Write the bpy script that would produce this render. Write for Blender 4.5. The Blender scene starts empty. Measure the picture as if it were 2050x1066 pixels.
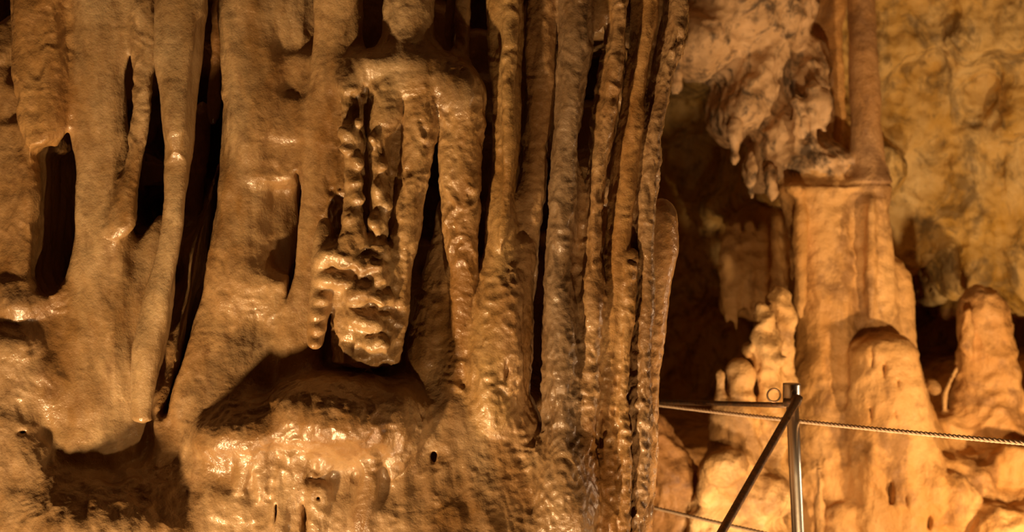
import bpy, math, random
import numpy as np
from mathutils import Vector

S = bpy.context.scene
COL = S.collection
F = 2847.0            # focal length in pixels of the 2050 px wide frame (50 mm on a 36 mm sensor)
CAMZ = 1.5

# ------------------------------------------------------------------ camera
cd = bpy.data.cameras.new('camera'); cam = bpy.data.objects.new('camera', cd); COL.objects.link(cam)
cam.location = (0, 0, CAMZ); cam.rotation_euler = (math.pi/2, 0, 0)
cd.sensor_width = 36.0; cd.lens = 50.0; cd.clip_end = 60
cd.dof.use_dof = True; cd.dof.focus_distance = 2.98; cd.dof.aperture_fstop = 4.5
S.camera = cam
# ------------------------------------------------------------------ world, exposure
S.view_settings.view_transform = 'Standard'; S.view_settings.look = 'None'
S.view_settings.gamma = 1.0; S.view_settings.exposure = 0.0; S.view_settings.use_curve_mapping = False
w = bpy.data.worlds.new('cave_dark'); S.world = w; w.use_nodes = True
w.node_tree.nodes['Background'].inputs[0].default_value = (1.0, 0.55, 0.22, 1)
w.node_tree.nodes['Background'].inputs[1].default_value = 0.003
# ------------------------------------------------------------------ lamps
WARM = (1.0, 0.64, 0.32)
def spot(name, loc, target, power, radius, angle, colr=WARM, blend=0.8):
    l = bpy.data.lights.new(name, 'SPOT'); l.energy = power; l.color = colr; l.shadow_soft_size = radius
    l.spot_size = math.radians(angle); l.spot_blend = blend
    o = bpy.data.objects.new(name, l); COL.objects.link(o); o.location = loc
    o.rotation_euler = (Vector(target)-Vector(loc)).to_track_quat('-Z', 'Y').to_euler()
    return o
spot('floor_lamp_front', (-1.2, 2.05, -0.08), (-0.3, 3.0, 2.05), 232, 0.07, 96, (1, .645, .315), blend=1.0)
spot('floor_lamp_side', (0.25, 2.0, -0.1), (0.02, 3.0, 1.5), 66, 0.03, 80)
spot('floor_lamp_recess', (0.78, 2.9, 0.0), (1.5, 6.2, 1.9), 190, 0.05, 150, (1, .63, .30))
spot('added_light_stalagmites', (0.80, 4.75, 0.3), (0.85, 5.5, 0.8), 30, 0.04, 75, (1, .72, .45))  # extra light added to brighten the pale boss and its stalagmites
spot('added_light_right', (3.9, 3.5, 0.7), (0.5, 3.55, 1.15), 110, 0.05, 30, (1, .70, .42))  # unseen source, added for the bright stripe on the post and the peach column
spot('added_light_hollow', (0.90, 5.86, 0.70), (1.24, 6.75, 1.50), 9, 0.03, 46, (1, .60, .27))  # added behind the boss so the stalactite cluster shows in the recess
spot('floor_lamp_path', (2.5, 4.6, 0.3), (2.0, 6.8, 2.3), 170, 0.05, 140, (1, .63, .30))

# ------------------------------------------------------------------ noise
_rs = np.random.RandomState(7)
_P = np.concatenate([_rs.permutation(256)]*2).astype(np.int32)
_G = _rs.normal(size=(256, 3)).astype(np.float32); _G /= np.linalg.norm(_G, axis=1)[:, None]
def noise(p):
    pi = np.floor(p).astype(np.int32); f = (p - pi).astype(np.float32); pi &= 255
    u = f*f*f*(f*(f*6-15)+10)
    out = np.zeros(len(p), np.float32)
    for dx in (0, 1):
        wx = u[:, 0] if dx else 1-u[:, 0]
        for dy in (0, 1):
            wy = u[:, 1] if dy else 1-u[:, 1]
            for dz in (0, 1):
                wz = u[:, 2] if dz else 1-u[:, 2]
                h = _P[_P[_P[(pi[:, 0]+dx) & 255] + ((pi[:, 1]+dy) & 255)] + ((pi[:, 2]+dz) & 255)]
                g = _G[h]
                out += wx*wy*wz*(g[:, 0]*(f[:, 0]-dx)+g[:, 1]*(f[:, 1]-dy)+g[:, 2]*(f[:, 2]-dz))
    return out*1.6
def N(p, fx, fy, fz, off=0.0): return noise(p*np.array([fx, fy, fz], np.float32)+off)

# ------------------------------------------------------------------ implicit shapes
def wx(px, Y): return (px-1025.0)/F*Y
def wz(py, Y): return CAMZ-(py-533.0)/F*Y

class Column:
    """An upright shaft whose section changes with height. keys: (py, x_left, x_right) outline at depth Y."""
    def __init__(s, owner, Y, keys, ratio=1.0, top=0, bot=0, k=0.014, dY=0.0):
        s.owner = owner; s.k = k
        ks = sorted(keys)
        if not top: ks = [(-420, ks[0][1], ks[0][2])]+ks if ks[0][0] > -420 else ks
        if not bot: ks = ks+[(1400, ks[-1][1], ks[-1][2])]
        py = np.linspace(ks[0][0], ks[-1][0], 300)
        a = np.array(ks, float)
        xl = np.interp(py, a[:, 0], a[:, 1]); xr = np.interp(py, a[:, 0], a[:, 2])
        n = max(1, int(25/((ks[-1][0]-ks[0][0])/300.0))); n = min(n, 60)
        ker = np.hanning(n*2+1)[1:-1] if n > 1 else np.ones(1); ker /= ker.sum()
        def sm(v):
            h = len(ker)//2
            return np.convolve(np.pad(v, h, mode='edge'), ker, 'valid')
        xl, xr = sm(xl), sm(xr)
        yc = Y + dY*(py-ks[0][0])/max(1, ks[-1][0]-ks[0][0])
        z = wz(py, yc)
        s.z = z[::-1].copy()
        s.cx = (((xl+xr)/2-1025)/F*yc)[::-1].copy()
        r = np.maximum((xr-xl)/2/F*yc, 0.002)
        if top: r = r*np.sqrt(np.clip(1-(1-np.clip((py-py[0])/top, 0, 1))**2, 0.001, 1))
        if bot: r = r*np.sqrt(np.clip(1-(1-np.clip((py[-1]-py)/bot, 0, 1))**2, 0.001, 1))
        s.r = r[::-1].copy(); s.cy = yc[::-1].copy(); s.q = ratio
        R = r.max()
        s.lo = np.array([s.cx.min()-R, s.cy.min()-R*ratio, s.z[0]]); s.hi = np.array([s.cx.max()+R, s.cy.max()+R*ratio, s.z[-1]])
    def d(s, p):
        z = p[:, 2]
        cx = np.interp(z, s.z, s.cx); r = np.interp(z, s.z, s.r); cy = np.interp(z, s.z, s.cy)
        if s.carve: return np.maximum(np.maximum(np.abs(p[:, 0]-cx)-r, np.abs(p[:, 1]-cy)-s.q), np.maximum(s.z[0]-z, z-s.z[-1]))
        x = p[:, 0]-cx; y = p[:, 1]-cy; ry = r*s.q
        k0 = np.sqrt((x/r)**2+(y/ry)**2); k1 = np.sqrt((x/r**2)**2+(y/ry**2)**2)+1e-9
        d = np.where(k0 < 0.2, -(1-k0)*np.minimum(r, ry), k0*(k0-1)/k1)
        dz = np.maximum(s.z[0]-z, z-s.z[-1])
        return np.maximum(d, dz)

class Blob:
    """Ellipsoid lump: centre pixel + depth, radii in metres, tilt about Y."""
    def __init__(s, owner, px, py, Y, rx, ry, rz, tilt=0.0, k=0.02, carve=False):
        s.owner = owner; s.k = k; s.c = np.array([wx(px, Y), Y, wz(py, Y)]); s.r = np.array([rx, ry, rz]); s.t = math.radians(tilt); s.carve = carve
        R = max(rx, rz); s.lo = s.c-[R, ry, R]; s.hi = s.c+[R, ry, R]
    def d(s, p):
        q = p-s.c; c, n = math.cos(s.t), math.sin(s.t)
        x = q[:, 0]*c+q[:, 2]*n; z = -q[:, 0]*n+q[:, 2]*c; y = q[:, 1]
        k0 = np.sqrt((x/s.r[0])**2+(y/s.r[1])**2+(z/s.r[2])**2)
        k1 = np.sqrt((x/s.r[0]**2)**2+(y/s.r[1]**2)**2+(z/s.r[2]**2)**2)+1e-9
        return np.where(k0 < 0.2, -(1-k0)*s.r.min(), k0*(k0-1)/k1)

class Sheet:
    """A rock face: depth from scattered control points (px, py, Y); solid behind it, bounded by x_max and y_max."""
    def __init__(s, owner, pts, sigma, xmax=9, ymax=9, k=0.02, owner2=None, thr=None, slope=0.6, zmax=None, big=False):
        s.owner = owner; s.k = k; s.pts = np.array([[wx(a, c), wz(b, c), c] for a, b, c in pts]); s.sg = [sigma*(2.0 if (big and b > 600) else 1) for a, b, c in pts]
        s.xmax, s.ymax, s.owner2, s.thr, s.slope = xmax, ymax, owner2, thr, slope
        s.zmax = zmax; s.lo = np.array([-9, -9, -9.]); s.hi = -s.lo
        s.carve = False
    def depth(s, x, z):
        num = np.zeros(len(x)); den = np.zeros(len(x))
        for (a, b, c), g in zip(s.pts, s.sg):
            q = ((x-a)**2+(z-b)**2)/g**2
            wgt = 1.0/(q*q*q+0.15); num += wgt*c; den += wgt
        return num/den
    def d(s, p):
        yw = s.depth(p[:, 0], p[:, 2])
        d = (yw-p[:, 1])*s.slope
        xm = s.xmax if np.isscalar(s.xmax) else s.xmax(p[:, 2])
        if s.zmax: d = np.maximum(d, (p[:, 2]-s.zmax(p[:, 0]))*.8)
        return np.maximum(np.maximum(d, p[:, 0]-xm), p[:, 1]-s.ymax)
Column.carve = False

BIG = 9.0
def field(p, prims, lo, hi, owners):
    n = len(p); d = np.full(n, BIG); own = np.full(n, -1, np.int16); best = np.full(n, BIG)
    sel = [q for q in prims if np.all(q.lo-q.k*2-0.01 <= hi) and np.all(q.hi+q.k*2+0.01 >= lo)]
    for q in sel:
        if q.carve: continue
        e = q.d(p); k = q.k
        h = np.maximum(k-np.abs(d-e), 0)/k
        d = np.minimum(d, e)-h*h*k*0.25
        m = e < best; best[m] = e[m]
        oi = owners.index(q.owner); own[m] = oi
        if getattr(q, 'owner2', None):
            px = p[:, 0]/p[:, 1]*F+1025; py = 533-(p[:, 2]-CAMZ)/p[:, 1]*F
            m2 = m & (py > np.interp(px, [t[0] for t in q.thr], [t[1] for t in q.thr])); own[m2] = owners.index(q.owner2)
    for q in sel:
        if not q.carve: continue
        e = -q.d(p); k = q.k
        h = np.maximum(k-np.abs(d-e), 0)/k
        d = np.maximum(d, e)+h*h*k*0.25
    return d, own

def mesh_field(prims, owners, LO, HI, vox):
    LO = np.array(LO); n = np.ceil((np.array(HI)-LO)/vox/16).astype(int)*16
    B = 16
    D = np.full(n, BIG, np.float32); O = np.full(n, -1, np.int16)
    ax = np.arange(B)*vox
    gx, gy, gz = np.meshgrid(ax, ax, ax, indexing='ij'); loc = np.stack([gx.ravel(), gy.ravel(), gz.ravel()], 1)
    nb = n//B; half = B*vox*0.87
    for i in range(nb[0]):
        for j in range(nb[1]):
            ks = np.arange(nb[2]); base = LO+np.stack([np.full(nb[2], i), np.full(nb[2], j), ks], 1)*B*vox
            c = base+B*vox/2
            dc, _ = field(c, prims, base[0]-half, base[-1]+B*vox+half, owners)
            for k in ks:
                sl = (slice(i*B, i*B+B), slice(j*B, j*B+B), slice(k*B, k*B+B))
                if abs(dc[k]) > half*2.0+0.02:
                    D[sl] = dc[k]; continue
                p = base[k]+loc
                d, o = field(p, prims, base[k], base[k]+B*vox, owners)
                D[sl] = d.reshape(B, B, B); O[sl] = o.reshape(B, B, B)
    # border stays outside so the rock closes itself at the back
    D[0] = D[-1] = np.maximum(D[0], 0.001)*0+0.002
    D[:, 0] = 0.002; D[:, -1] = 0.002; D[:, :, 0] = 0.002; D[:, :, -1] = 0.002
    ins = D < 0
    a = ins[:-1, :-1, :-1]; cnt_any = a.copy(); cnt_all = a.copy()
    for dx in (0, 1):
        for dy in (0, 1):
            for dz in (0, 1):
                b = ins[dx:n[0]-1+dx, dy:n[1]-1+dy, dz:n[2]-1+dz]
                cnt_any |= b; cnt_all &= b
    act = cnt_any & ~cnt_all
    ci = np.argwhere(act).astype(np.int32)
    idx = np.full(act.shape, -1, np.int32); idx[act] = np.arange(len(ci))
    corners = {}
    for c in [(x, y, z) for x in (0, 1) for y in (0, 1) for z in (0, 1)]:
        corners[c] = D[ci[:, 0]+c[0], ci[:, 1]+c[1], ci[:, 2]+c[2]].astype(np.float64)
    acc = np.zeros((len(ci), 3)); cn = np.zeros(len(ci))
    for c in corners:
        for axn in range(3):
            if c[axn]: continue
            c2 = list(c); c2[axn] = 1; c2 = tuple(c2)
            A, Bv = corners[c], corners[c2]; m = (A < 0) != (Bv < 0)
            t = A[m]/(A[m]-Bv[m]); pos = np.tile(np.array(c, float), (m.sum(), 1)); pos[:, axn] = t
            acc[m] += pos; cn[m] += 1
    V = LO+(ci+acc/cn[:, None])*vox
    own = np.full(len(ci), -1, np.int16); bd = np.full(len(ci), BIG)
    for c in corners:
        o = O[ci[:, 0]+c[0], ci[:, 1]+c[1], ci[:, 2]+c[2]]
        m = (o >= 0) & (np.abs(corners[c]) < bd); own[m] = o[m]; bd[m] = np.abs(corners[c])[m]
    own[own < 0] = 0
    Q = []
    for axn in range(3):
        sl1 = [slice(1, -1)]*3; sl2 = [slice(1, -1)]*3
        sl1[axn] = slice(0, -1); sl2[axn] = slice(1, None)
        A = ins[tuple(sl1)]; Bv = ins[tuple(sl2)]
        for flip, m in ((0, A & ~Bv), (1, ~A & Bv)):
            e = np.argwhere(m).astype(np.int32)
            for t in range(3):
                if t != axn: e[:, t] += 1
            u, v = (axn+1) % 3, (axn+2) % 3
            def cell(du, dv):
                g = e.copy(); g[:, u] += du; g[:, v] += dv
                return idx[g[:, 0], g[:, 1], g[:, 2]]
            q = np.stack([cell(-1, -1), cell(0, -1), cell(0, 0), cell(-1, 0)], 1)
            if flip: q = q[:, ::-1]
            Q.append(q)
    Q = np.concatenate(Q); Q = Q[(Q >= 0).all(1)]
    return V, Q, own

def vnormals(V, Q):
    a = V[Q[:, 2]]-V[Q[:, 0]]; b = V[Q[:, 3]]-V[Q[:, 1]]; fn = np.cross(a, b)
    nv = np.zeros_like(V)
    for c in range(4):
        for t in range(3): nv[:, t] += np.bincount(Q[:, c], fn[:, t], minlength=len(V))
    return nv/(np.linalg.norm(nv, axis=1)[:, None]+1e-12)
def smooth_attr(A, Q, n, it):
    for _ in range(it):
        fa = A[Q].mean(1); num = np.zeros_like(A); den = np.zeros(n)
        for c in range(4):
            den += np.bincount(Q[:, c], minlength=n)
            for t in range(A.shape[1]): num[:, t] += np.bincount(Q[:, c], fa[:, t], minlength=n)
        A = num/np.maximum(den, 1)[:, None]
    return A

# ------------------------------------------------------------------ materials
def nd(t, typ, loc=(0, 0), **kw):
    x = t.nodes.new(typ)
    for k, v in kw.items(): setattr(x, k, v)
    return x
def rock_material(name, base_a, base_b, dark, scale=1.0, wet=0.35, sss=0.12, bump=0.5, spec=0.5, mott=0.5, sc_rough=0.2, glint=True, pit=0.0):
    m = bpy.data.materials.new(name); m.use_nodes = True; t = m.node_tree; L = t.links.new
    bs = t.nodes['Principled BSDF']
    geo = nd(t, 'ShaderNodeNewGeometry')
    att = nd(t, 'ShaderNodeAttribute', attribute_name='tint')
    def noi(s, det, rough, sc=(1, 1, 1), dist=0.0):
        mp = nd(t, 'ShaderNodeMapping'); mp.inputs['Scale'].default_value = sc; L(geo.outputs['Position'], mp.inputs['Vector'])
        n = nd(t, 'ShaderNodeTexNoise'); n.inputs['Scale'].default_value = s*scale; n.inputs['Detail'].default_value = det
        n.inputs['Roughness'].default_value = rough; n.inputs['Distortion'].default_value = dist
        L(mp.outputs['Vector'], n.inputs['Vector']); return n.outputs['Fac']
    def ramp(v, a, b, ca=(0, 0, 0, 1), cb=(1, 1, 1, 1)):
        r = nd(t, 'ShaderNodeValToRGB'); r.color_ramp.elements[0].position = a; r.color_ramp.elements[1].position = b
        r.color_ramp.elements[0].color = ca; r.color_ramp.elements[1].color = cb; L(v, r.inputs['Fac']); return r.outputs['Color']
    def mix(f, a, b, mode='MIX'):
        x = nd(t, 'ShaderNodeMix', data_type='RGBA', blend_type=mode)
        if isinstance(f, float): x.inputs['Factor'].default_value = f
        else: L(f, x.inputs['Factor'])
        for v, s in ((a, x.inputs[6]), (b, x.inputs[7])):
            if isinstance(v, tuple): s.default_value = v
            else: L(v, s)
        return x.outputs[2]
    c = mix(ramp(noi(7, 5, .6, (1, 1, .45)), .38, .64), base_a, base_b)
    c = mix(ramp(noi(26, 4, .62, (1, 1, .6), .4), .56, .76, (0, 0, 0, 1), (mott, mott, mott, 1)), c, dark)
    if pit > 0: c = mix(ramp(noi(9, 6, .7, (1, 1, .8), .8), .50, .62, (0, 0, 0, 1), (pit, pit, pit, 1)), c, dark)
    c = mix(1.0, c, att.outputs['Color'], 'MULTIPLY')
    L(c, bs.inputs['Base Color'])
    r = nd(t, 'ShaderNodeMapRange'); L(noi(30, 3, .6), r.inputs['Value'])
    r.inputs['From Min'].default_value = .35; r.inputs['From Max'].default_value = .65
    r.inputs['To Min'].default_value = wet-.08; r.inputs['To Max'].default_value = wet+.2
    L(r.outputs[0], bs.inputs['Roughness'])
    bs.inputs['Specular IOR Level'].default_value = spec
    if sss > 0:
        bs.inputs['Subsurface Weight'].default_value = sss; bs.inputs['Subsurface Radius'].default_value = (1.0, .45, .18); bs.inputs['Subsurface Scale'].default_value = 0.012
    if glint:
        bs.inputs['Coat Weight'].default_value = 0.7; bs.inputs['Coat Roughness'].default_value = 0.09
    b1 = nd(t, 'ShaderNodeBump'); b1.inputs['Strength'].default_value = bump; b1.inputs['Distance'].default_value = 0.004/scale
    L(noi(60, 4, .55, (1, 1, .8)), b1.inputs['Height'])
    b2 = nd(t, 'ShaderNodeBump'); b2.inputs['Strength'].default_value = bump; b2.inputs['Distance'].default_value = 0.0015/scale
    L(noi(230, 3, .6), b2.inputs['Height']); L(b1.outputs[0], b2.inputs['Normal'])
    L(b2.outputs[0], bs.inputs['Normal'])
    if glint: L(b2.outputs[0], bs.inputs['Coat Normal'])
    return m

M_FG = rock_material('wet_flowstone', (.52, .35, .175, 1), (.29, .155, .05, 1), (.20, .10, .035, 1), wet=.36, bump=.6, mott=.75, pit=.22)
M_OVER = rock_material('pitted_pale_rock', (.70, .50, .30, 1), (.50, .33, .17, 1), (.07, .045, .025, 1), scale=.9, wet=.65, sss=0, bump=1.0, glint=False, mott=.9, pit=.9)
M_BG = rock_material('far_flowstone', (.72, .47, .21, 1), (.56, .31, .095, 1), (.20, .10, .035, 1), scale=.42, wet=.6, sss=0, bump=1.0, glint=False, mott=.95, pit=.65)
M_WALL = rock_material('mottled_cave_rock', (.66, .47, .20, 1), (.55, .31, .045, 1), (.12, .075, .03, 1), scale=.6, wet=.65, sss=0, bump=1.0, glint=False, mott=.9, pit=.7)

def emit(V, Q, own, owners, info, mat_of):
    nv = vnormals(V, Q)
    for i, o in enumerate(owners):
        m = own[Q[:, 0]] == i
        if not m.any(): continue
        q = Q[m]; u, inv = np.unique(q.ravel(), return_inverse=True)
        me = bpy.data.meshes.new(o); nq = len(q)
        me.vertices.add(len(u)); me.vertices.foreach_set('co', V[u].astype(np.float32).ravel())
        me.loops.add(nq*4); me.loops.foreach_set('vertex_index', inv.astype(np.int32))
        me.polygons.add(nq); me.polygons.foreach_set('loop_start', np.arange(nq, dtype=np.int32)*4)
        me.polygons.foreach_set('loop_total', np.full(nq, 4, np.int32))
        me.update(calc_edges=True)
        me.polygons.foreach_set('use_smooth', np.ones(nq, bool))
        me.normals_split_custom_set_from_vertices(nv[u].astype(np.float32))
        ca = me.color_attributes.new('tint', 'FLOAT_COLOR', 'POINT')
        ca.data.foreach_set('color', np.concatenate([TINT[u], np.ones((len(u), 1))], 1).astype(np.float32).ravel())
        me.materials.append(mat_of(o))
        inf = info[o]
        ob = bpy.data.objects.new(inf['name'], me); COL.objects.link(ob)
        ob['kind'] = inf.get('kind') or 'thing'
        ob['label'] = inf['label']
        ob['category'] = inf.get('cat', 'rock')
        if inf.get('group'): ob['group'] = inf['group']

def build(prims, info, LO, HI, vox, mat_of, disp):
    global TINT
    owners = list(info)
    V, Q, own = mesh_field(prims, owners, LO, HI, vox)
    # majority filter keeps ownership borders clean
    nV = len(V)
    par = np.array([info[o].get('par', (1, 1, 1)) + tuple(info[o].get('tint', (1, 1, 1))) for o in owners], float)
    A = smooth_attr(par[own], Q, nV, 10)
    TINT = A[:, 3:6].copy()
    nv = vnormals(V, Q)
    V = disp(V, nv, A)
    emit(V, Q, own, owners, info, mat_of)
    print('built', nV, len(Q))

# ------------------------------------------------------------------ foreground group
I = {}
def own(key, name, label, cat='cave column', group=None, kind=None, tint=(1, 1, 1), par=(1, 1, 1)):
    I[key] = dict(name=name, label=label, cat=cat, group=group, kind=kind, tint=tint, par=par)
    return key
GC = 'slender flowstone columns hanging side by side'
GREY = (.78, .82, .95)
own('wall', 'wall_left', 'brown cave wall in the gaps behind the front columns', 'cave wall', kind='structure', par=(1.2, .7, .6), tint=(.92, .85, .75))
own('base', 'flowstone_mound', 'broad wet brown flowstone mound below all the front columns', 'flowstone', par=(1.5, .9, .8), tint=(.86, .83, .82))
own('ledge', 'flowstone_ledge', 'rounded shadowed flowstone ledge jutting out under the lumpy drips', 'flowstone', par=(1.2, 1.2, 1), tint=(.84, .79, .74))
own('A', 'stalactite', 'blunt ochre stalactite with a pointed tip above the dark hole', 'stalactite', tint=(.95, .82, .62), par=(1.2, 1, 1))
own('B', 'flowstone_column', 'broad tan column right of the dark hole, with a thin strand beside it', group=GC, par=(1.3, .3, .5))
own('B2', 'flowstone_strand', 'short bent strand branching off the tan column beside a narrow slit', 'flowstone strand')
own('C', 'flowstone_column', 'pale smooth column narrowing down to a whitish foot in the black cleft', group=GC, tint=(1.05, 1.08, 1.12), par=(.9, .3, .5))
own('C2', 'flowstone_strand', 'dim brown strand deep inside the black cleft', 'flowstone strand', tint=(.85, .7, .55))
own('D0', 'flowstone_strand', 'thin spear of flowstone at the edge of the widest column', 'flowstone strand')
own('D', 'flowstone_column', 'widest column, smooth and flaring at its foot, right of the black cleft', group=GC, par=(1.9, .35, .5))
own('E', 'flowstone_column', 'smooth orange column between the widest column and the lumpy drips', group=GC, par=(1.1, .4, 1), tint=(1.03, .97, .88))
own('G', 'flowstone_column', 'short wide column standing on the bulging shelf between two dark holes', group=GC)
own('G2', 'flowstone_strand', 'narrow ridged strand joining the right end of the bulging shelf', 'flowstone strand')
own('cap', 'flowstone_shelf', 'bulging crinkled shelf that the lumpy drips hang from', 'flowstone', par=(1, .8, .8))
own('F1', 'flowstone_drip', 'knobbly drip with beaded edge under the left end of the shelf', 'stalactite', par=(1, 1.6, 1), tint=(1, .97, .88))
own('F2', 'flowstone_drip', 'short knobbly drip in the middle of the shelf, between two slits', 'stalactite', par=(1, 1.6, 1), tint=(1, .97, .88))
own('F3', 'flowstone_drip', 'long slanting drip running down leftward from the shelf', 'stalactite', par=(1, 1.8, 1.6), tint=(1.03, .96, .82))
own('F', 'flowstone_drapery', 'lumpy melted looking drapery where the knobbly drips merge above the ledge', 'flowstone', par=(1, 2.2, 1), tint=(.95, .9, .8))
own('H', 'flowstone_column', 'glossy golden column with blistered skin below the right end of the shelf', group=GC, par=(1, 2.2, 1.2), tint=(1.03, .95, .8))
own('H2', 'flowstone_column', 'pale recessed column half hidden behind the blistered golden one', group=GC, tint=(1, .97, .9))
own('I', 'flowstone_column', 'straight ridged yellow column just right of the blistered golden one', group=GC, par=(1, 1.2, 1.5), tint=(1, .93, .74))
own('J', 'flowstone_column', 'orange brown column left of the long dark crack, widening downward', group=GC, par=(1, 1.3, 1.4), tint=(.97, .88, .78))
own('K', 'flowstone_column', 'grey brown wet column right of the long dark crack', group=GC, par=(1, 1.6, 1.2), tint=(.66, .66, .74))
own('L', 'flowstone_column', 'tan column forked from a short drip near the top, right of the grey one', group=GC, par=(1, 1.8, 1.5), tint=(.98, .9, .82))
own('L0', 'flowstone_drip', 'small pointed drip tucked between the grey column and its tan neighbour', 'stalactite', tint=(1, .93, .78))
own('M', 'flowstone_column', 'orange column with a smooth translucent amber foot', group=GC, par=(1, 1.0, 1.3), tint=(1.06, .9, .66))
own('N', 'flowstone_column', 'outermost glistening greyish column at the edge of the front group', group=GC, par=(1, 2.2, 1.4), tint=(.86, .8, .78))
own('N2', 'flowstone_strand', 'thin amber strand between the amber foot and the outermost greyish column', 'flowstone strand', par=(1, 2.2, 1.4), tint=(1, .88, .68))
own('O', 'flowstone_column', 'bright peach column with rounded top just behind the front group edge', group=GC, par=(.8, .6, .6), tint=(1.15, 1.05, .95))

P = []; rnd = random.Random(4)
def C(o, Y, keys, **kw): P.append(Column(o, Y, keys, **kw))
def fin(o, Y, keys, fr=.56, back=.036, **kw):
    C(o, Y+back, keys, **dict(kw, ratio=.9))
    C(o, Y, [(a, c-(c-b)*fr, c) for a, b, c in keys], **dict(kw, ratio=1.1, k=.03))
def Bl(o, *a, **kw): P.append(Blob(o, *a, **kw))
wall_pts = [(-40, 100, 3.04), (-40, 250, 3.04), (20, 280, 3.03), (-40, 400, 3.03), (15, -200, 3.06), (10, 60, 3.05), (10, 200, 3.05), (15, 350, 3.03), (30, 430, 3.02), (35, 520, 3.02), (110, 380, 3.85), (115, 450, 3.85), (112, 530, 3.8), (145, 250, 3.7), (145, 100, 3.7), (145, -50, 3.7), (145, -300, 3.7),
 (260, 170, 3.5), (305, 250, 3.6), (300, 350, 3.55), (300, 430, 3.3), (280, 520, 3.2), (250, 600, 3.1), (245, 700, 3.06), (240, 800, 3.05),
 (320, 60, 3.4), (425, -100, 3.9), (425, 100, 3.95), (420, 300, 3.95), (410, 430, 3.95), (395, 550, 3.9), (375, 660, 3.85), (345, 760, 3.75), (330, 825, 3.5),
 (590, -100, 3.08), (590, 60, 3.07), (600, 150, 3.04), (575, 230, 3.03), (570, 330, 3.04), (592, 420, 3.12), (585, 520, 3.12), (565, 610, 3.02),
 (755, -150, 3.2), (755, 20, 3.2), (755, 80, 3.2), (885, -100, 3.2), (885, 60, 3.2), (730, 250, 3.05), (730, 380, 3.04), (730, 460, 3.02), (802, 330, 3.25), (800, 420, 3.2), (655, 640, 3.08),
 (865, 330, 3.4), (855, 420, 3.35), (840, 540, 3.18), (850, 640, 3.1), (870, 720, 3.1), (920, 650, 3.1), (940, 740, 3.1),
 (960, -100, 3.22), (960, 100, 3.22), (965, 30, 3.4), (975, 200, 3.2), (975, 350, 3.18), (962, 480, 3.16), (950, 600, 3.12),
 (1043, -100, 3.24), (1045, 150, 3.24), (1030, 350, 3.2), (1100, 60, 3.24), (1105, 250, 3.25), (1088, 400, 3.35), (1080, 550, 3.4), (1070, 700, 3.45), (1070, 850, 3.4), (1085, 910, 3.3),
 (1187, 30, 3.12), (1178, 160, 3.4), (1172, 250, 3.2), (1170, 380, 3.12), (1165, 500, 3.1), (1250, 50, 3.14), (1230, 250, 3.18), (1210, 450, 3.2), (1310, 60, 3.12), (1295, 170, 3.14), (1265, 350, 3.14), (1240, 600, 3.16),
 (1185, 900, 3.35), (1182, 1000, 3.35), (1240, 900, 3.12),
 (30, 600, 3.0), (90, 640, 3.0), (20, 750, 2.965), (150, 720, 2.99), (130, 790, 2.97), (220, 850, 3.0), (10, 900, 2.955), (10, 1050, 2.935), (110, 850, 2.98), (60, 960, 2.95), (180, 900, 3.0), (260, 900, 3.01), (320, 880, 3.03), (380, 860, 3.02), (200, 970, 2.96), (300, 1010, 2.95), (200, 1060, 2.92), (320, 1090, 2.92), (350, 960, 3.0),
 (430, 740, 3.02), (520, 700, 3.07), (560, 640, 3.05), (440, 830, 2.99), (420, 920, 2.97), (430, 1040, 2.95), (500, 930, 2.965), (560, 940, 2.965), (620, 940, 2.967), (560, 1060, 2.955), (700, 940, 2.968), (760, 940, 2.97), (700, 1060, 2.958), (820, 950, 2.975), (800, 1060, 2.95), (600, 720, 3.09), (750, 740, 3.07),
 (880, 800, 3.08), (870, 860, 3.03), (870, 930, 2.99), (900, 1000, 2.96), (900, 1090, 2.93), (970, 800, 3.04), (960, 860, 3.01), (960, 930, 2.98), (980, 1000, 2.96), (1010, 1090, 2.93), (1040, 860, 3.02), (1050, 930, 2.99), (1060, 1000, 2.97), (1120, 1000, 2.97), (1090, 1080, 2.95),
 (200, 1300, 2.9), (700, 1300, 2.93), (1000, 1300, 2.92), (600, -400, 3.2), (1100, -400, 3.25), (200, -400, 3.3), (-150, 300, 3.1), (-150, 800, 3.0), (-150, 0, 3.1)]
thr = [(-300, 560), (0, 560), (130, 610), (250, 690), (330, 840), (380, 780), (480, 660), (600, 700), (800, 735), (900, 770), (960, 760), (1050, 800), (1100, 960), (1180, 1300), (1400, 1500)]
P.append(Sheet('wall', wall_pts, 0.045, xmax=lambda z: np.interp(z, [0.8, 1.5, 1.65, 1.9, 2.3], [0.285, 0.275, 0.29, 0.33, 0.37]), ymax=4.15, k=0.03, owner2='base', thr=thr, big=True))
Bl('wall', 0, 180, 3.1, .05, .07, .13, k=.04)
# --- left part
C('A', 3.02, [(-50, 26, 142), (100, 30, 140), (200, 32, 144), (255, 38, 135), (300, 58, 112), (325, 72, 100)], ratio=.7, bot=60, k=.02)
C('A', 2.99, [(-50, 35, 70), (150, 35, 72), (250, 45, 80), (320, 62, 95)], ratio=1, bot=40, k=.03)
C('A', 2.98, [(-50, 85, 120), (120, 85, 115), (220, 80, 110), (280, 75, 100)], ratio=.9, bot=60, k=.03)
C('A', 3.05, [(300, 60, 95), (400, 45, 85), (500, 35, 75), (640, 15, 80)], ratio=.8, top=30, bot=60, k=.05)
C('B', 3.0, [(-50, 156, 268), (130, 158, 256), (250, 160, 254), (400, 155, 265), (500, 145, 275), (600, 122, 285), (700, 95, 285), (800, 60, 290), (900, 20, 300)], ratio=.6, dY=.12, k=.03)
C('B', 2.97, [(-50, 160, 205), (300, 162, 205), (500, 150, 200), (650, 120, 190), (800, 110, 170)], ratio=.9, dY=.12, bot=120, k=.05)
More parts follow.
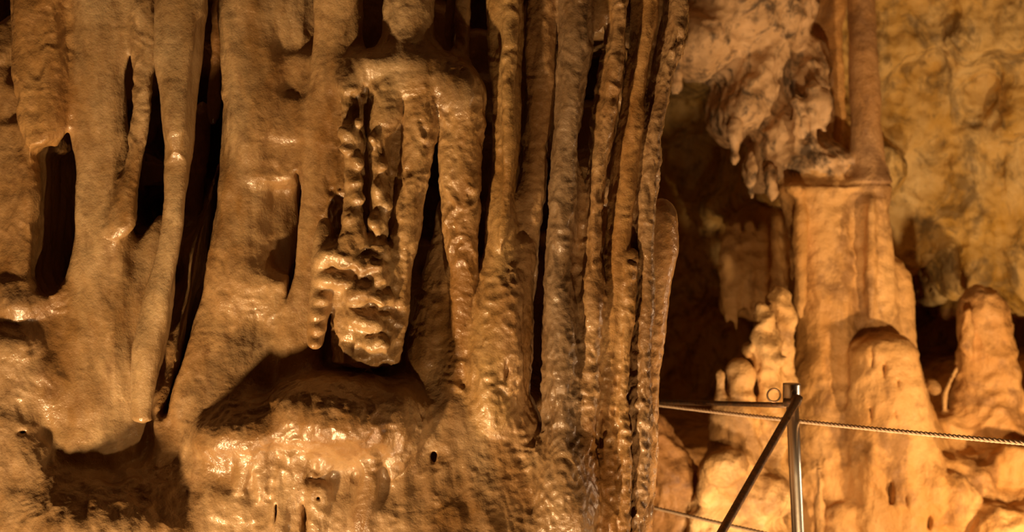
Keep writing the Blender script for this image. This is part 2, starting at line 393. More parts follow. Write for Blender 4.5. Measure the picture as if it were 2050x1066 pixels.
C('D', 3.07, [(-50, 530, 640), (150, 535, 636), (250, 530, 615), (350, 525, 603), (500, 505, 598), (620, 480, 600), (760, 450, 620)], ratio=.7, dY=.12, k=.03)
C('B2', 3.02, [(-50, 250, 322), (90, 258, 319), (150, 266, 314), (210, 269, 309), (260, 265, 300), (330, 250, 288), (400, 225, 280), (480, 200, 270)], ratio=.8, bot=60, k=.02)
C('C', 2.99, [(-50, 314, 418), (100, 320, 413), (200, 325, 402), (300, 329, 391), (400, 327, 379), (500, 320, 369), (600, 285, 357), (700, 262, 338), (800, 262, 318), (846, 260, 314)], ratio=.8, bot=12, k=.012)
C('C', 2.96, [(-50, 318, 352), (150, 325, 358), (300, 335, 370)], ratio=1, bot=150, k=.04)
C('C', 2.96, [(-50, 368, 398), (100, 365, 395), (250, 350, 375)], ratio=1, bot=150, k=.04)
C('C', 3.08, [(430, 300, 345), (550, 270, 330), (700, 235, 300), (860, 225, 290)], ratio=.8, top=60, k=.03)
C('C2', 3.42, [(200, 385, 425), (330, 375, 418), (450, 365, 400), (560, 345, 380), (700, 320, 350), (820, 305, 330)], ratio=.8, top=40, bot=30)
C('C2', 3.32, [(-50, 425, 452), (100, 425, 450), (250, 408, 440)], ratio=.8, bot=60)
C('D0', 3.05, [(-50, 440, 458), (60, 440, 455), (150, 437, 450), (195, 436, 446)], ratio=1, bot=30, k=.006)
C('D', 3.05, [(-50, 456, 640), (100, 454, 635), (200, 452, 622), (300, 446, 604), (400, 434, 598), (500, 418, 592), (600, 398, 590), (700, 372, 620), (800, 338, 640), (900, 310, 640)], ratio=.55, dY=.18, k=.03)
C('D', 3.0, [(-50, 458, 545), (150, 455, 545), (300, 450, 535), (450, 430, 530), (600, 405, 520), (850, 350, 480)], ratio=.8, dY=.12, bot=120, k=.05)
C('E', 2.99, [(-50, 634, 728), (100, 630, 726), (150, 626, 732), (200, 615, 712), (300, 605, 700), (400, 597, 690), (500, 588, 680), (600, 572, 662), (660, 552, 654), (712, 540, 648), (790, 520, 640)], ratio=.7, bot=60, dY=.08, k=.02)
C('E', 2.975, [(440, 620, 680), (560, 622, 668), (640, 612, 654), (700, 615, 648)], ratio=.9, top=80, bot=15, k=.03)
for a in [(655, 520, .016), (662, 560, .015), (655, 600, .015), (648, 630, .013), (646, 660, .013), (640, 690, .012)]:
    Bl('E', a[0]-6, a[1], 2.955, a[2], a[2], a[2]*.8, k=.02)
# --- shelf and its drips
C('G', 3.0, [(-50, 775, 868), (60, 768, 864), (110, 745, 868), (150, 740, 880)], ratio=.75, bot=30, k=.03)
C('G2', 3.03, [(-50, 910, 940), (60, 912, 940), (120, 905, 942), (160, 900, 948)], ratio=.9, bot=20, k=.02)
C('G2', 3.06, [(-50, 892, 915), (130, 890, 912)], ratio=1, k=.01, bot=10)
Bl('cap', 800, 160, 3.03, .14, .072, .055, tilt=-4, k=.04)
Bl('cap', 850, 150, 3.0, .07, .05, .045, k=.05)
Bl('cap', 905, 165, 3.03, .06, .07, .045, tilt=-10, k=.03)
Bl('cap', 745, 135, 2.98, .05, .04, .03, k=.03)
Bl('cap', 700, 165, 2.97, .035, .03, .03, tilt=40, k=.02)
C('F', 3.032, [(150, 650, 860), (300, 655, 850), (450, 650, 825), (600, 660, 805), (735, 668, 800)], ratio=.5, top=30, bot=12, k=.02)
C('F1', 2.96, [(170, 682, 735), (210, 682, 705), (240, 680, 698), (280, 685, 728), (320, 692, 724), (400, 690, 722), (470, 684, 728), (540, 668, 738)], ratio=1, top=20, bot=30, k=.012)
C('F1', 2.975, [(190, 705, 735), (280, 700, 728), (300, 700, 726)], ratio=1, top=20, bot=30, k=.01)
C('F2', 2.97, [(150, 742, 800), (235, 740, 806), (280, 738, 782), (400, 738, 778), (500, 742, 776), (560, 738, 785)], ratio=.8, top=30, bot=30, k=.012)
C('F3', 2.985, [(115, 800, 872), (150, 800, 878), (230, 812, 876), (300, 808, 868), (400, 792, 855), (480, 783, 842), (560, 776, 824), (650, 770, 812), (728, 764, 800)], ratio=.8, top=30, bot=14, k=.012)
C('F', 2.98, [(470, 665, 775), (560, 665, 785), (650, 676, 790), (738, 690, 785)], ratio=.5, top=40, bot=12, k=.03)
for a in [(668, 512, .020), (700, 520, .022), (745, 540, .022), (720, 590, .026), (760, 600, .02), (745, 650, .022), (735, 690, .018), (765, 690, .016), (690, 560, .02), (758, 560, .016), (712, 482, .016), (722, 640, .02)]:
    Bl('F', a[0]+rnd.uniform(-5, 5), a[1]+rnd.uniform(-5, 5), 2.95+rnd.uniform(-.006, .006), a[2]*rnd.uniform(.8, 1.3), a[2], a[2]*rnd.uniform(.55, .9), tilt=rnd.uniform(-30, 30), k=.022)
for a in [(700, 270, .017), (715, 320, .014), (712, 360, .015), (718, 400, .013), (708, 440, .018), (690, 300, .012), (718, 250, .012), (720, 470, .013)]:
    Bl('F1', a[0]+rnd.uniform(-4, 4), a[1]+rnd.uniform(-5, 5), 2.944+rnd.uniform(-.005, .005), a[2]*rnd.uniform(.7, 1.1), a[2], a[2]*rnd.uniform(.7, 1.2), tilt=rnd.uniform(-40, 40), k=.018)
for a in [(755, 280, .014), (765, 330, .013), (755, 375, .013), (768, 410, .012), (752, 450, .014), (765, 500, .012)]:
    Bl('F2', a[0]+rnd.uniform(-4, 4), a[1]+rnd.uniform(-5, 5), 2.952+rnd.uniform(-.005, .005), a[2]*rnd.uniform(.7, 1.1), a[2], a[2]*rnd.uniform(.7, 1.2), tilt=rnd.uniform(-40, 40), k=.018)
C('H', 2.985, [(125, 884, 948), (170, 884, 955), (250, 882, 970), (350, 880, 964), (450, 884, 960), (540, 898, 952), (640, 912, 942), (760, 900, 940), (860, 890, 950)], ratio=.8, top=40, bot=100, dY=.06, k=.02)
C('H2', 3.09, [(380, 880, 915), (450, 868, 930), (560, 845, 945), (650, 820, 950), (730, 800, 945), (850, 790, 960)], ratio=.7, top=60, bot=80, k=.03)
# --- right cluster
fin('I', 3.02, fr=.85, back=.02, keys=[(-50, 975, 1038), (100, 984, 1038), (200, 986, 1036), (300, 988, 1034), (350, 984, 1028), (450, 972, 1030), (520, 970, 1018), (620, 952, 1015), (760, 935, 1020), (880, 920, 1030)], ratio=1, bot=120, k=.02)
C('I', 2.985, [(-50, 1008, 1036), (200, 1008, 1034), (350, 1005, 1026), (500, 990, 1012)], ratio=1, bot=60, k=.015)
fin('J', 3.02, fr=.8, back=.025, keys=[(-50, 1060, 1114), (100, 1052, 1114), (200, 1050, 1106), (300, 1046, 1091), (400, 1032, 1086), (500, 1022, 1071), (600, 1005, 1063), (700, 985, 1059), (800, 975, 1056), (880, 990, 1064), (960, 1010, 1085), (1040, 1010, 1100)], ratio=.9, dY=.10, k=.03)
C('J', 3.045, [(470, 985, 1072), (600, 955, 1064), (720, 945, 1060), (800, 940, 1058), (900, 925, 1076), (1000, 890, 1110), (1090, 860, 1140)], ratio=.6, top=60, k=.03)
C('J', 3.0, [(540, 1010, 1050), (650, 1000, 1040), (790, 1010, 1045)], ratio=1, top=80, bot=60, k=.03)
fin('K', 3.0, fr=.8, back=.025, keys=[(-50, 1120, 1188), (100, 1120, 1182), (200, 1112, 1168), (300, 1106, 1156), (400, 1100, 1152), (500, 1095, 1142), (600, 1088, 1148), (700, 1084, 1156), (800, 1086, 1156), (900, 1096, 1160), (1066, 1090, 1168)], ratio=.95, k=.014)
C('L0', 3.02, [(-50, 1188, 1222), (20, 1190, 1216), (65, 1188, 1204)], ratio=1, bot=40, k=.012)
fin('L', 3.0, [(-50, 1205, 1258), (60, 1208, 1254), (130, 1198, 1247), (200, 1188, 1236), (300, 1180, 1224), (400, 1172, 1206), (500, 1166, 1202), (600, 1148, 1209), (700, 1146, 1202), (800, 1140, 1196), (950, 1130, 1184), (1066, 1125, 1180)], ratio=1, k=.014)
C('L', 3.03, [(330, 1150, 1165), (420, 1152, 1168), (500, 1145, 1160), (640, 1140, 1160)], ratio=1, top=50, bot=40, k=.02)
fin('M', 3.02, [(-50, 1262, 1322), (60, 1260, 1310), (100, 1256, 1300), (200, 1242, 1287), (300, 1228, 1276), (400, 1214, 1264), (500, 1204, 1258), (600, 1198, 1250), (700, 1192, 1238), (800, 1194, 1234), (900, 1188, 1236), (1066, 1184, 1240)], ratio=1, k=.012)
fin('N', 3.02, [(-50, 1330, 1376), (50, 1328, 1374), (100, 1316, 1366), (150, 1306, 1348), (200, 1292, 1336), (300, 1270, 1320), (400, 1262, 1313), (480, 1258, 1312), (600, 1262, 1312), (700, 1256, 1306), (800, 1252, 1302), (900, 1250, 1300), (1066, 1252, 1290)], ratio=1, k=.012)
C('N', 3.08, [(-50, 1310, 1335), (100, 1300, 1320), (300, 1266, 1290)], ratio=1, bot=90, k=.02)
C('N2', 3.01, [(500, 1248, 1280), (600, 1243, 1272), (720, 1238, 1262), (800, 1236, 1258), (900, 1240, 1264), (1066, 1238, 1260)], ratio=1, top=40, k=.01)
C('O', 3.2, [(398, 1300, 1350), (440, 1300, 1356), (500, 1300, 1357), (560, 1298, 1345), (640, 1295, 1332), (740, 1290, 1322), (850, 1285, 1318), (1066, 1275, 1308)], ratio=1.2, top=45, k=.008)
# --- ledge, mound
Bl('ledge', 690, 832, 3.025, .175, .15, .095, tilt=-3, k=.035)
Bl('ledge', 800, 850, 3.02, .06, .10, .085, k=.03)
Bl('ledge', 520, 862, 3.03, .13, .12, .06, tilt=8, k=.04)
for x, a, b, wd in [(492, 860, 980, 30), (535, 850, 1000, 26), (612, 855, 1000, 34), (665, 850, 960, 36), (705, 850, 920, 26), (740, 860, 1100, 40), (800, 840, 960, 34), (845, 850, 900, 26), (570, 870, 1100, 30), (640, 960, 1120, 50)]:
    C('base', 2.957, [(a, x-wd/2, x+wd/2), ((a+b)/2, x-wd/2-5, x+wd/2-5), (b, x-wd/2-14, x+wd/2-16)], ratio=.9, top=25, bot=160, k=.022)
C('base', 3.09, [(620, 10, 190), (760, 0, 250), (860, -20, 300)], ratio=.6, top=60, bot=120, k=.05)
C('base', 3.08, [(790, 965, 1060), (880, 910, 1085), (980, 870, 1150), (1100, 840, 1180)], ratio=.6, top=60, k=.05)
Bl('base', 530, 730, 3.13, .10, .09, .09, k=.05)
Bl('base', 900, 850, 3.08, .08, .08, .10, k=.05)
Bl('cap', 922, 190, 3.0, .048, .055, .055, tilt=-15, k=.03)
Bl('base', 200, 1055, 3.02, .17, .12, .09, k=.07)
Bl('base', 60, 610, 3.045, .05, .06, .035, k=.02)
Bl('base', 40, 690, 3.03, .05, .05, .03, k=.03)
Bl('base', 1120, 1010, 3.02, .07, .08, .15, k=.05)
# holes
def cleft(Y, keys, depth, **kw):
    c = Column('base', Y, keys, ratio=1.0, **kw); c.carve = True; c.q = depth
    c.lo = np.array([c.lo[0], Y-depth, c.lo[2]]); c.hi = np.array([c.hi[0], Y+depth, c.hi[2]]); P.append(c)
cleft(3.05, [(293, 80, 150), (350, 80, 157), (450, 74, 155), (540, 72, 146), (590, 80, 128)], .5, top=20, bot=40, k=.012)
cleft(3.05, [(50, 418, 436), (120, 412, 437), (200, 405, 438), (300, 393, 442), (400, 384, 432), (500, 372, 416), (600, 358, 397), (700, 342, 373), (780, 328, 350), (836, 316, 335)], .6, top=40, bot=15, k=.012)
cleft(3.05, [(345, 594, 601), (450, 586, 601), (540, 576, 590), (600, 572, 582)], .25, top=40, bot=40, k=.01)
cleft(3.05, [(140, 316, 323), (250, 304, 325), (330, 290, 326), (400, 284, 318), (450, 278, 300)], .3, top=40, bot=40, k=.012)
Bl('base', 640, 1000, 2.93, .0035, .03, .0035, carve=True, k=.004)
Bl('base', 703, 962, 2.93, .005, .05, .013, carve=True, k=.006)
Bl('base', 868, 918, 2.98, .005, .05, .01, carve=True, k=.006)
Bl('base', 549, 1030, 2.94, .003, .05, .02, carve=True, k=.005)
Bl('base', 606, 1040, 2.94, .004, .05, .03, carve=True, k=.008)
Bl('base', 1014, 750, 2.96, .003, .04, .035, carve=True, k=.005)
Bl('base', 40, 868, 2.96, .007, .04, .005, carve=True, k=.01)

def disp_fg(V, nv, A):
    a, l, s = A[:, 0], A[:, 1], A[:, 2]
    lat = np.stack([N(V, 9, 9, 5), N(V, 9, 9, 5, 31.7), 0*a], 1)*0.006
    WV = V+np.stack([N(V, 14, 14, 14, 41.), N(V, 14, 14, 14, 51.), N(V, 14, 14, 14, 61.)], 1)*.02
    pat = np.clip(.55+1.3*N(V, 12, 12, 9, 71.), .1, 1.3)
    n1 = N(V, 20, 20, 8, 3.3)*.0062*a
    n1 += N(V, 42, 42, 16, 9.1)*.0024*a
    n2 = (0.25-np.abs(N(WV, 34, 34, 27, 5.5)))*.0055*l*pat
    n2 += (0.25-np.abs(N(WV, 80, 80, 70, 1.5)))*.0018*(.2+.8*l)
    n3 = N(WV, 24, 24, 60, 7.7)*.0009*s
    # wet gour ripples, stronger towards the floor
    low = np.clip((1.62-V[:, 2])/.45, 0, 1)*np.clip((V[:, 0]+.12)/.15, 0, 1)
    n4 = (0.3-np.abs(N(V+lat*2, 60, 60, 40, 13.5)))*.0065*low
    return V+lat+nv*(n1+n2+n3+n4)[:, None]

VOX = 0.0036
build(P, I, (-1.32, 2.76, 0.78), (0.5, 4.2, 2.28), VOX, lambda o: M_FG, disp_fg)

# ------------------------------------------------------------------ far part of the cave
P = []; I = {}
own('wall', 'wall_back', 'mottled ochre cave wall behind the far column', 'cave wall', kind='structure', par=(1.4, 1.5, 1))
own('over', 'ceiling_rock', 'rough pitted rock overhang above the dark recess', 'rock overhang', kind='structure', par=(1.4, 1.7, 1), tint=(1.0, .92, .84))
own('mound', 'flowstone_mound', 'orange flowstone mound at the foot of the far column', 'flowstone', par=(1.4, 1.2, 1), tint=(1.02, .92, .78))
own('S1', 'cave_column', 'thick ringed cave column with a flat broken top, standing behind the handrail post', 'cave column', par=(.7, .8, 1), tint=(1.02, .93, .8))
own('S2', 'stalactite', 'smooth pinkish pipe like stalactite ending on the thick ringed column', 'stalactite', par=(.4, .3, 1), tint=(.8, .74, .8))
own('S3', 'stalactite', 'flat orange stalactite curtain beside the pinkish pipe', 'stalactite', par=(.7, .6, 1), tint=(.95, .8, .6))
own('S6', 'stalactite', 'dim greyish stalactite cluster hanging in the recess beside the thick ringed column', 'stalactite', par=(1, 1.2, 1), tint=(.9, .85, .75))
own('T1', 'stalagmite', 'tallest knobbly stalagmite rising just behind the railing end', 'stalagmite', par=(1.4, 2.2, 1), tint=(1, .95, .85))
own('T2', 'stalagmite', 'stout round topped stalagmite next to the tallest one', 'stalagmite', par=(1, 1.3, 1), tint=(1.1, 1.05, 1))
own('T3', 'stalagmite', 'smallest stalagmite with a tiny round head at the edge of the black recess', 'stalagmite', par=(.8, 1, 1), tint=(1.15, 1.1, 1.05))
own('TB', 'flowstone_boss', 'pale peach flowstone boss carrying the three small stalagmites', 'flowstone', par=(1.3, 1.4, 1), tint=(1.2, 1.16, 1.1))
own('T4', 'stalagmite', 'fat ochre stalagmite standing before the dark hollow beyond the thick column', 'stalagmite', par=(1.2, 1.5, 1), tint=(.95, .82, .65))
own('T5', 'stalagmite', 'tiny leaning stick of stone at the foot of the fat ochre stalagmite', 'stalagmite', par=(.3, .3, 1))
own('T6', 'boulder', 'small rounded stone on the slope between thick column and dark hollow', 'rock', par=(.5, .5, 1))
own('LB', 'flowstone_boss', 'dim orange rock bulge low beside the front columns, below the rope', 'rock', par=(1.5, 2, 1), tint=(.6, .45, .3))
bw = [(1330, 500, 8.1), (1345, 220, 8.1), (1410, 230, 8.1), (1400, 330, 8.1), (1480, 500, 8.0), (1400, 700, 8.1), (1480, 750, 8.0), (1400, 950, 8.0), (1550, 500, 7.8), (1330, 60, 6.6), (1330, -100, 6.5), (1450, 50, 6.4), (1550, 150, 6.4),
 (1600, 50, 6.5), (1620, 250, 6.45), (1620, 330, 6.4), (1700, 330, 6.4), (1760, 330, 6.45), (1650, -100, 6.5), (1665, 120, 6.55), (1800, -100, 6.5), (1790, 60, 6.6), (1790, 250, 6.8), (1850, 60, 6.6), (1850, 150, 6.8), (1850, 350, 6.85), (1800, 450, 6.85),
 (1950, -50, 6.4), (1950, 60, 6.45), (2050, 50, 6.4), (2050, 200, 6.6), (1950, 200, 6.8), (1950, 350, 6.8), (2050, 350, 6.75), (1880, 430, 6.84), (1980, 440, 6.8), (2080, 460, 6.76), (1850, 520, 6.83), (1960, 545, 6.8), (2060, 570, 6.76),
 (1790, 560, 7.6), (1850, 640, 7.9), (1900, 690, 7.9), (2050, 690, 7.8), (1850, 780, 7.8), (1950, 800, 7.7), (1700, 700, 7.3), (2200, 300, 6.5), (2200, 700, 7.4), (2250, 0, 6.3), (1330, 1100, 7.5), (1900, 1100, 7.4)]
P.append(Sheet('wall', bw, 0.10, ymax=8.2, k=.06, slope=.6))
def zt(x):
    px = x/6.1*F+1025
    return wz(np.interp(px, [1560, 1640, 1780, 1860, 1920, 2000, 2060, 2200], [900, 740, 740, 780, 790, 790, 770, 740]), 6.2)
bm = [(1600, 850, 6.1), (1650, 960, 5.92), (1600, 1060, 5.9), (1700, 1060, 5.85), (1700, 830, 6.08), (1800, 850, 6.1), (1760, 960, 5.9), (1850, 960, 5.9), (1850, 1060, 5.85), (1900, 860, 6.2), (1950, 820, 6.3), (1920, 960, 5.95), (2040, 840, 6.25),
 (2050, 940, 6.0), (1960, 1060, 5.9), (2080, 1060, 5.85), (1850, 780, 6.5), (1950, 770, 6.6), (2050, 760, 6.6), (1650, 750, 6.2), (2200, 900, 6.0), (2200, 1060, 5.8), (1800, 1300, 5.7), (1560, 1060, 6.0), (1540, 850, 6.4)]
P.append(Sheet('mound', bm, 0.10, ymax=8.2, k=.08, slope=.6, zmax=zt))
# overhang
Bl('over', 1470, 0, 6.4, .36, .45, .36, k=.08)
Bl('over', 1400, 90, 6.2, .17, .28, .16, tilt=-15, k=.08)
Bl('over', 1500, 180, 6.3, .13, .28, .27, tilt=-28, k=.07)
Bl('over', 1545, 290, 6.3, .10, .2, .22, tilt=-18, k=.06)
Bl('over', 1610, 200, 6.4, .12, .25, .3, k=.08)
Bl('over', 1620, 320, 6.3, .13, .17, .10, k=.05)
Bl('over', 1650, 330, 6.15, .13, .12, .07, k=.05)
Bl('over', 1600, 325, 6.2, .13, .15, .11, k=.06)
Bl('S1', 1640, 374, 6.15, .17, .14, .05, k=.04)
Bl('over', 1720, 350, 6.3, .12, .15, .07, k=.05)
C('over', 6.0, [(100, 1343, 1362), (150, 1344, 1360), (186, 1348, 1358)], top=30, bot=15)
for x, y0, y1 in [(1592, 180, 300), (1625, 160, 330), (1470, 240, 330), (1505, 300, 400), (1545, 330, 405), (1650, 180, 262)]:
    C('over', 6.08, [(y0, x-14, x+14), (y1, x-7, x+7)], top=40, bot=20, k=.05)
# column
C('S1', 6.15, [(368, 1556, 1715), (390, 1560, 1715), (420, 1570, 1715), (500, 1586, 1722), (600, 1590, 1725), (700, 1594, 1735), (780, 1570, 1750), (900, 1540, 1770)], ratio=.9, top=10, k=.04)
C('S1', 6.12, [(366, 1675, 1787), (385, 1690, 1785), (450, 1700, 1783), (520, 1705, 1788), (680, 1700, 1800), (800, 1690, 1820)], ratio=.9, top=10, k=.03)
C('S1', 6.2, [(505, 1750, 1800), (560, 1750, 1826), (640, 1750, 1830), (720, 1750, 1838), (800, 1740, 1862), (900, 1740, 1900)], ratio=.9, top=25, k=.03)
C('S1', 5.98, [(664, 1700, 1836), (730, 1695, 1846), (820, 1690, 1866), (960, 1680, 1890)], ratio=.8, top=45, dY=-.02, k=.02)
for x0, x1, y0, y1 in [(1735, 1762, 700, 860), (1765, 1792, 690, 870), (1798, 1822, 720, 880), (1590, 1615, 380, 640), (1730, 1755, 390, 640)]:
    C('S1', 5.98 if y0 > 650 else 6.02, [(y0, x0, x1), (y1, x0, x1)], top=40, bot=60, k=.03)
Bl('S1', 1590, 378, 6.0, .05, .06, .035, k=.03)
C('S2', 6.12, [(-50, 1698, 1750), (150, 1700, 1758), (300, 1704, 1766), (345, 1700, 1775), (362, 1690, 1788), (374, 1685, 1785)], ratio=1, bot=8, k=.02)
C('S3', 6.4, [(-50, 1630, 1694), (150, 1636, 1692), (240, 1642, 1690), (300, 1650, 1685)], ratio=.7, bot=30, k=.05)
C('S6', 6.9, [(405, 1480, 1560), (450, 1462, 1580), (520, 1452, 1580), (600, 1442, 1575), (645, 1450, 1570)], ratio=.9, top=40, bot=20, k=.04)
for x, y1 in [(1455, 650), (1475, 665), (1500, 640), (1525, 620)]:
    C('S6', 6.72, [(440, x-11, x+11), (560, x-14, x+14), (y1, x-8, x+8)], top=60, bot=25, k=.03)
# stalagmites
C('T1', 5.62, [(568, 1548, 1572), (600, 1535, 1588), (640, 1530, 1590), (700, 1520, 1590), (900, 1510, 1590)], ratio=.9, top=25, k=.03)
C('T1', 5.52, [(612, 1514, 1532), (660, 1508, 1560), (700, 1506, 1572), (760, 1514, 1566), (830, 1510, 1566), (960, 1500, 1570)], ratio=.9, top=25, k=.02)
Bl('T1', 1500, 700, 5.52, .028, .03, .025, k=.02)
Bl('T1', 1560, 720, 5.47, .035, .03, .03, k=.02)
C('T2', 5.48, [(722, 1462, 1503), (760, 1458, 1508), (818, 1456, 1508)], ratio=1, top=22, k=.015)
C('T3', 5.45, [(740, 1432, 1448), (757, 1428, 1450), (775, 1434, 1450), (800, 1424, 1456), (850, 1424, 1460)], ratio=1, top=10, k=.012)
C('TB', 5.48, [(795, 1424, 1512), (850, 1424, 1515), (890, 1426, 1520), (930, 1408, 1535), (1000, 1395, 1550), (1070, 1375, 1580), (1150, 1350, 1600)], ratio=.8, top=25, k=.04)
Bl('TB', 1455, 935, 5.36, .075, .08, .075, k=.03)
Bl('TB', 1530, 1000, 5.42, .12, .1, .09, tilt=20, k=.04)
Bl('TB', 1420, 960, 5.40, .03, .04, .09, tilt=-8, k=.02)
C('T4', 6.35, [(568, 1945, 1985), (610, 1925, 2018), (660, 1920, 2030), (700, 1920, 2036), (780, 1912, 2046), (840, 1890, 2070), (950, 1880, 2090)], ratio=.8, top=35, k=.04)
C('T4', 6.25, [(612, 1925, 1948), (680, 1920, 1950), (720, 1925, 1955)], top=20, bot=30, k=.03)
C('T4', 6.3, [(590, 1975, 2010), (700, 1985, 2030), (850, 2000, 2055)], top=30, bot=30, k=.03)
C('T5', 6.3, [(735, 1914, 1922), (748, 1906, 1915), (765, 1896, 1906), (790, 1885, 1897)], top=6, k=.01)
Bl('T6', 1868, 775, 6.25, .045, .05, .035, tilt=-35, k=.01)
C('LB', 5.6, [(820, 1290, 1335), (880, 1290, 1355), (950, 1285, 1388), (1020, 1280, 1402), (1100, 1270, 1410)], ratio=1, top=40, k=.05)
# mound curtain
for x, y0, y1 in [(1745, 900, 1100), (1768, 930, 1050), (1793, 930, 1100), (1820, 940, 1090), (1845, 930, 1060), (1872, 940, 1100), (1640, 930, 1100)]:
    C('mound', 5.84, [(y0, x-10, x+10), (y1, x-10, x+10)], top=40, bot=60, k=.04)
Bl('mound', 2010, 1060, 5.82, .12, .12, .11, k=.04)
Bl('mound', 1900, 1010, 5.9, .12, .1, .12, k=.06)
for a in [(1780, 985, .007, .05), (1808, 1000, .006, .03), (1856, 1045, .012, .035), (1750, 720, .006, .045), (1772, 745, .006, .05), (1798, 770, .008, .02), (1745, 830, .006, .03), (1790, 830, .008, .02)]:
    Bl('mound', a[0], a[1], 5.85, a[2], .14, a[3], carve=True, k=.01)
def disp_bg(V, nv, A):
    a, l, s = A[:, 0], A[:, 1], A[:, 2]
    n1 = N(V, 6, 6, 3.5, 3.3)*.022*a + N(V, 13, 13, 7, 8.3)*.010*a
    n2 = (0.25-np.abs(N(V, 12, 12, 12, 5.5)))*.016*l + (0.25-np.abs(N(V, 28, 28, 24, 1.5)))*.007*l
    n3 = N(V, 4, 4, 26, 7.7)*.002*s
    return V+nv*(n1+n2+n3)[:, None]
build(P, I, (0.38, 5.15, -0.2), (3.3, 8.3, 3.15), 0.010, lambda o: {'wall': M_WALL, 'over': M_OVER}.get(o, M_BG), disp_bg)

# ------------------------------------------------------------------ shell of the cave
M_DIRT = rock_material('dull_cave_rock', (.34, .22, .11, 1), (.26, .15, .07, 1), (.10, .06, .03, 1), scale=.4, wet=.7, sss=0, glint=False)
def grid_wall(name, o, u, v, nrm, nu, nv_, amp, label):
    o, u, v, nrm = (np.array(t, float) for t in (o, u, v, nrm))
    a, b = np.meshgrid(np.linspace(0, 1, nu), np.linspace(0, 1, nv_), indexing='ij')
    p = o+a.reshape(-1, 1)*u+b.reshape(-1, 1)*v
    p = p+nrm*((noise((p*1.3).astype(np.float32))+.4*noise((p*4.1+5).astype(np.float32))+.15*noise((p*11+9).astype(np.float32)))*amp)[:, None]
    ii = np.arange(nu*nv_).reshape(nu, nv_)
    f = np.stack([ii[:-1, :-1], ii[1:, :-1], ii[1:, 1:], ii[:-1, 1:]], -1).reshape(-1, 4)
    me = bpy.data.meshes.new(name); me.from_pydata(p.tolist(), [], f.tolist()); me.polygons.foreach_set('use_smooth', [True]*len(f))
    ca = me.color_attributes.new('tint', 'FLOAT_COLOR', 'POINT'); ca.data.foreach_set('color', np.ones(len(p)*4, np.float32))
    me.materials.append(M_DIRT); ob = bpy.data.objects.new(name, me); COL.objects.link(ob)
    ob['kind'] = 'structure'; ob['label'] = label; ob['category'] = 'cave wall' if 'wall' in name else name
FZ = -0.2
grid_wall('floor', (-1.9, -2.6, FZ), (6.4, 0, 0), (0, 11.4, 0), (0, 0, 1), 130, 220, .03, 'brown earthen cave floor under the railing')
grid_wall('ceiling', (-1.9, -2.6, 3.7), (6.4, 0, 0), (0, 11.4, 0), (0, 0, 1), 130, 220, .2, 'rough brown cave ceiling above everything')
grid_wall('wall_rear', (-1.9, -2.5, FZ-.2), (6.4, 0, 0), (0, 0, 4.3), (0, 1, 0), 120, 80, .15, 'rough cave wall behind the viewer')
grid_wall('wall_right', (4.3, -2.6, FZ-.2), (0, 11.4, 0), (0, 0, 4.3), (1, 0, 0), 200, 80, .2, 'rough cave wall closing the far side')
grid_wall('wall_side', (-1.7, -2.6, FZ-.2), (0, 11.4, 0), (0, 0, 4.3), (1, 0, 0), 200, 80, .12, 'rough cave wall beside the front columns')
grid_wall('wall_far', (-1.9, 8.5, FZ-.2), (6.4, 0, 0), (0, 0, 4.3), (0, 1, 0), 120, 80, .1, 'rough cave wall at the far end')
grid_wall('wall_lower', (-1.75, 3.0, FZ-.1), (2.0, 0, 0), (0, 0, 1.2), (0, 1, 0), 60, 40, .03, 'rough rock under the front flowstone mound')

# ------------------------------------------------------------------ railing and ropes
def metal(name, c, rough, rust=None, metallic=1.0):
    m = bpy.data.materials.new(name); m.use_nodes = True; t = m.node_tree; b = t.nodes['Principled BSDF']
    b.inputs['Base Color'].default_value = c; b.inputs['Metallic'].default_value = metallic; b.inputs['Roughness'].default_value = rough
    g = t.nodes.new('ShaderNodeNewGeometry'); n = t.nodes.new('ShaderNodeTexNoise'); n.inputs['Scale'].default_value = 90; n.inputs['Detail'].default_value = 4
    t.links.new(g.outputs['Position'], n.inputs['Vector'])
    if rust:
        r = t.nodes.new('ShaderNodeValToRGB'); r.color_ramp.elements[0].position = .42; r.color_ramp.elements[1].position = .62
        r.color_ramp.elements[0].color = c; r.color_ramp.elements[1].color = rust
        t.links.new(n.outputs['Fac'], r.inputs['Fac']); t.links.new(r.outputs['Color'], b.inputs['Base Color'])
    bp = t.nodes.new('ShaderNodeBump'); bp.inputs['Strength'].default_value = .25; bp.inputs['Distance'].default_value = .001
    t.links.new(n.outputs['Fac'], bp.inputs['Height']); t.links.new(bp.outputs[0], b.inputs['Normal'])
    return m
M_STEEL = metal('galvanised_steel', (.72, .66, .58, 1), .34)
M_RAIL = metal('worn_dark_steel', (.17, .12, .085, 1), .42, rust=(.30, .17, .09, 1), metallic=.75)
M_ROPE = metal('pale_rope_fibre', (.62, .47, .33, 1), .8, rust=(.5, .36, .24, 1), metallic=0.0)
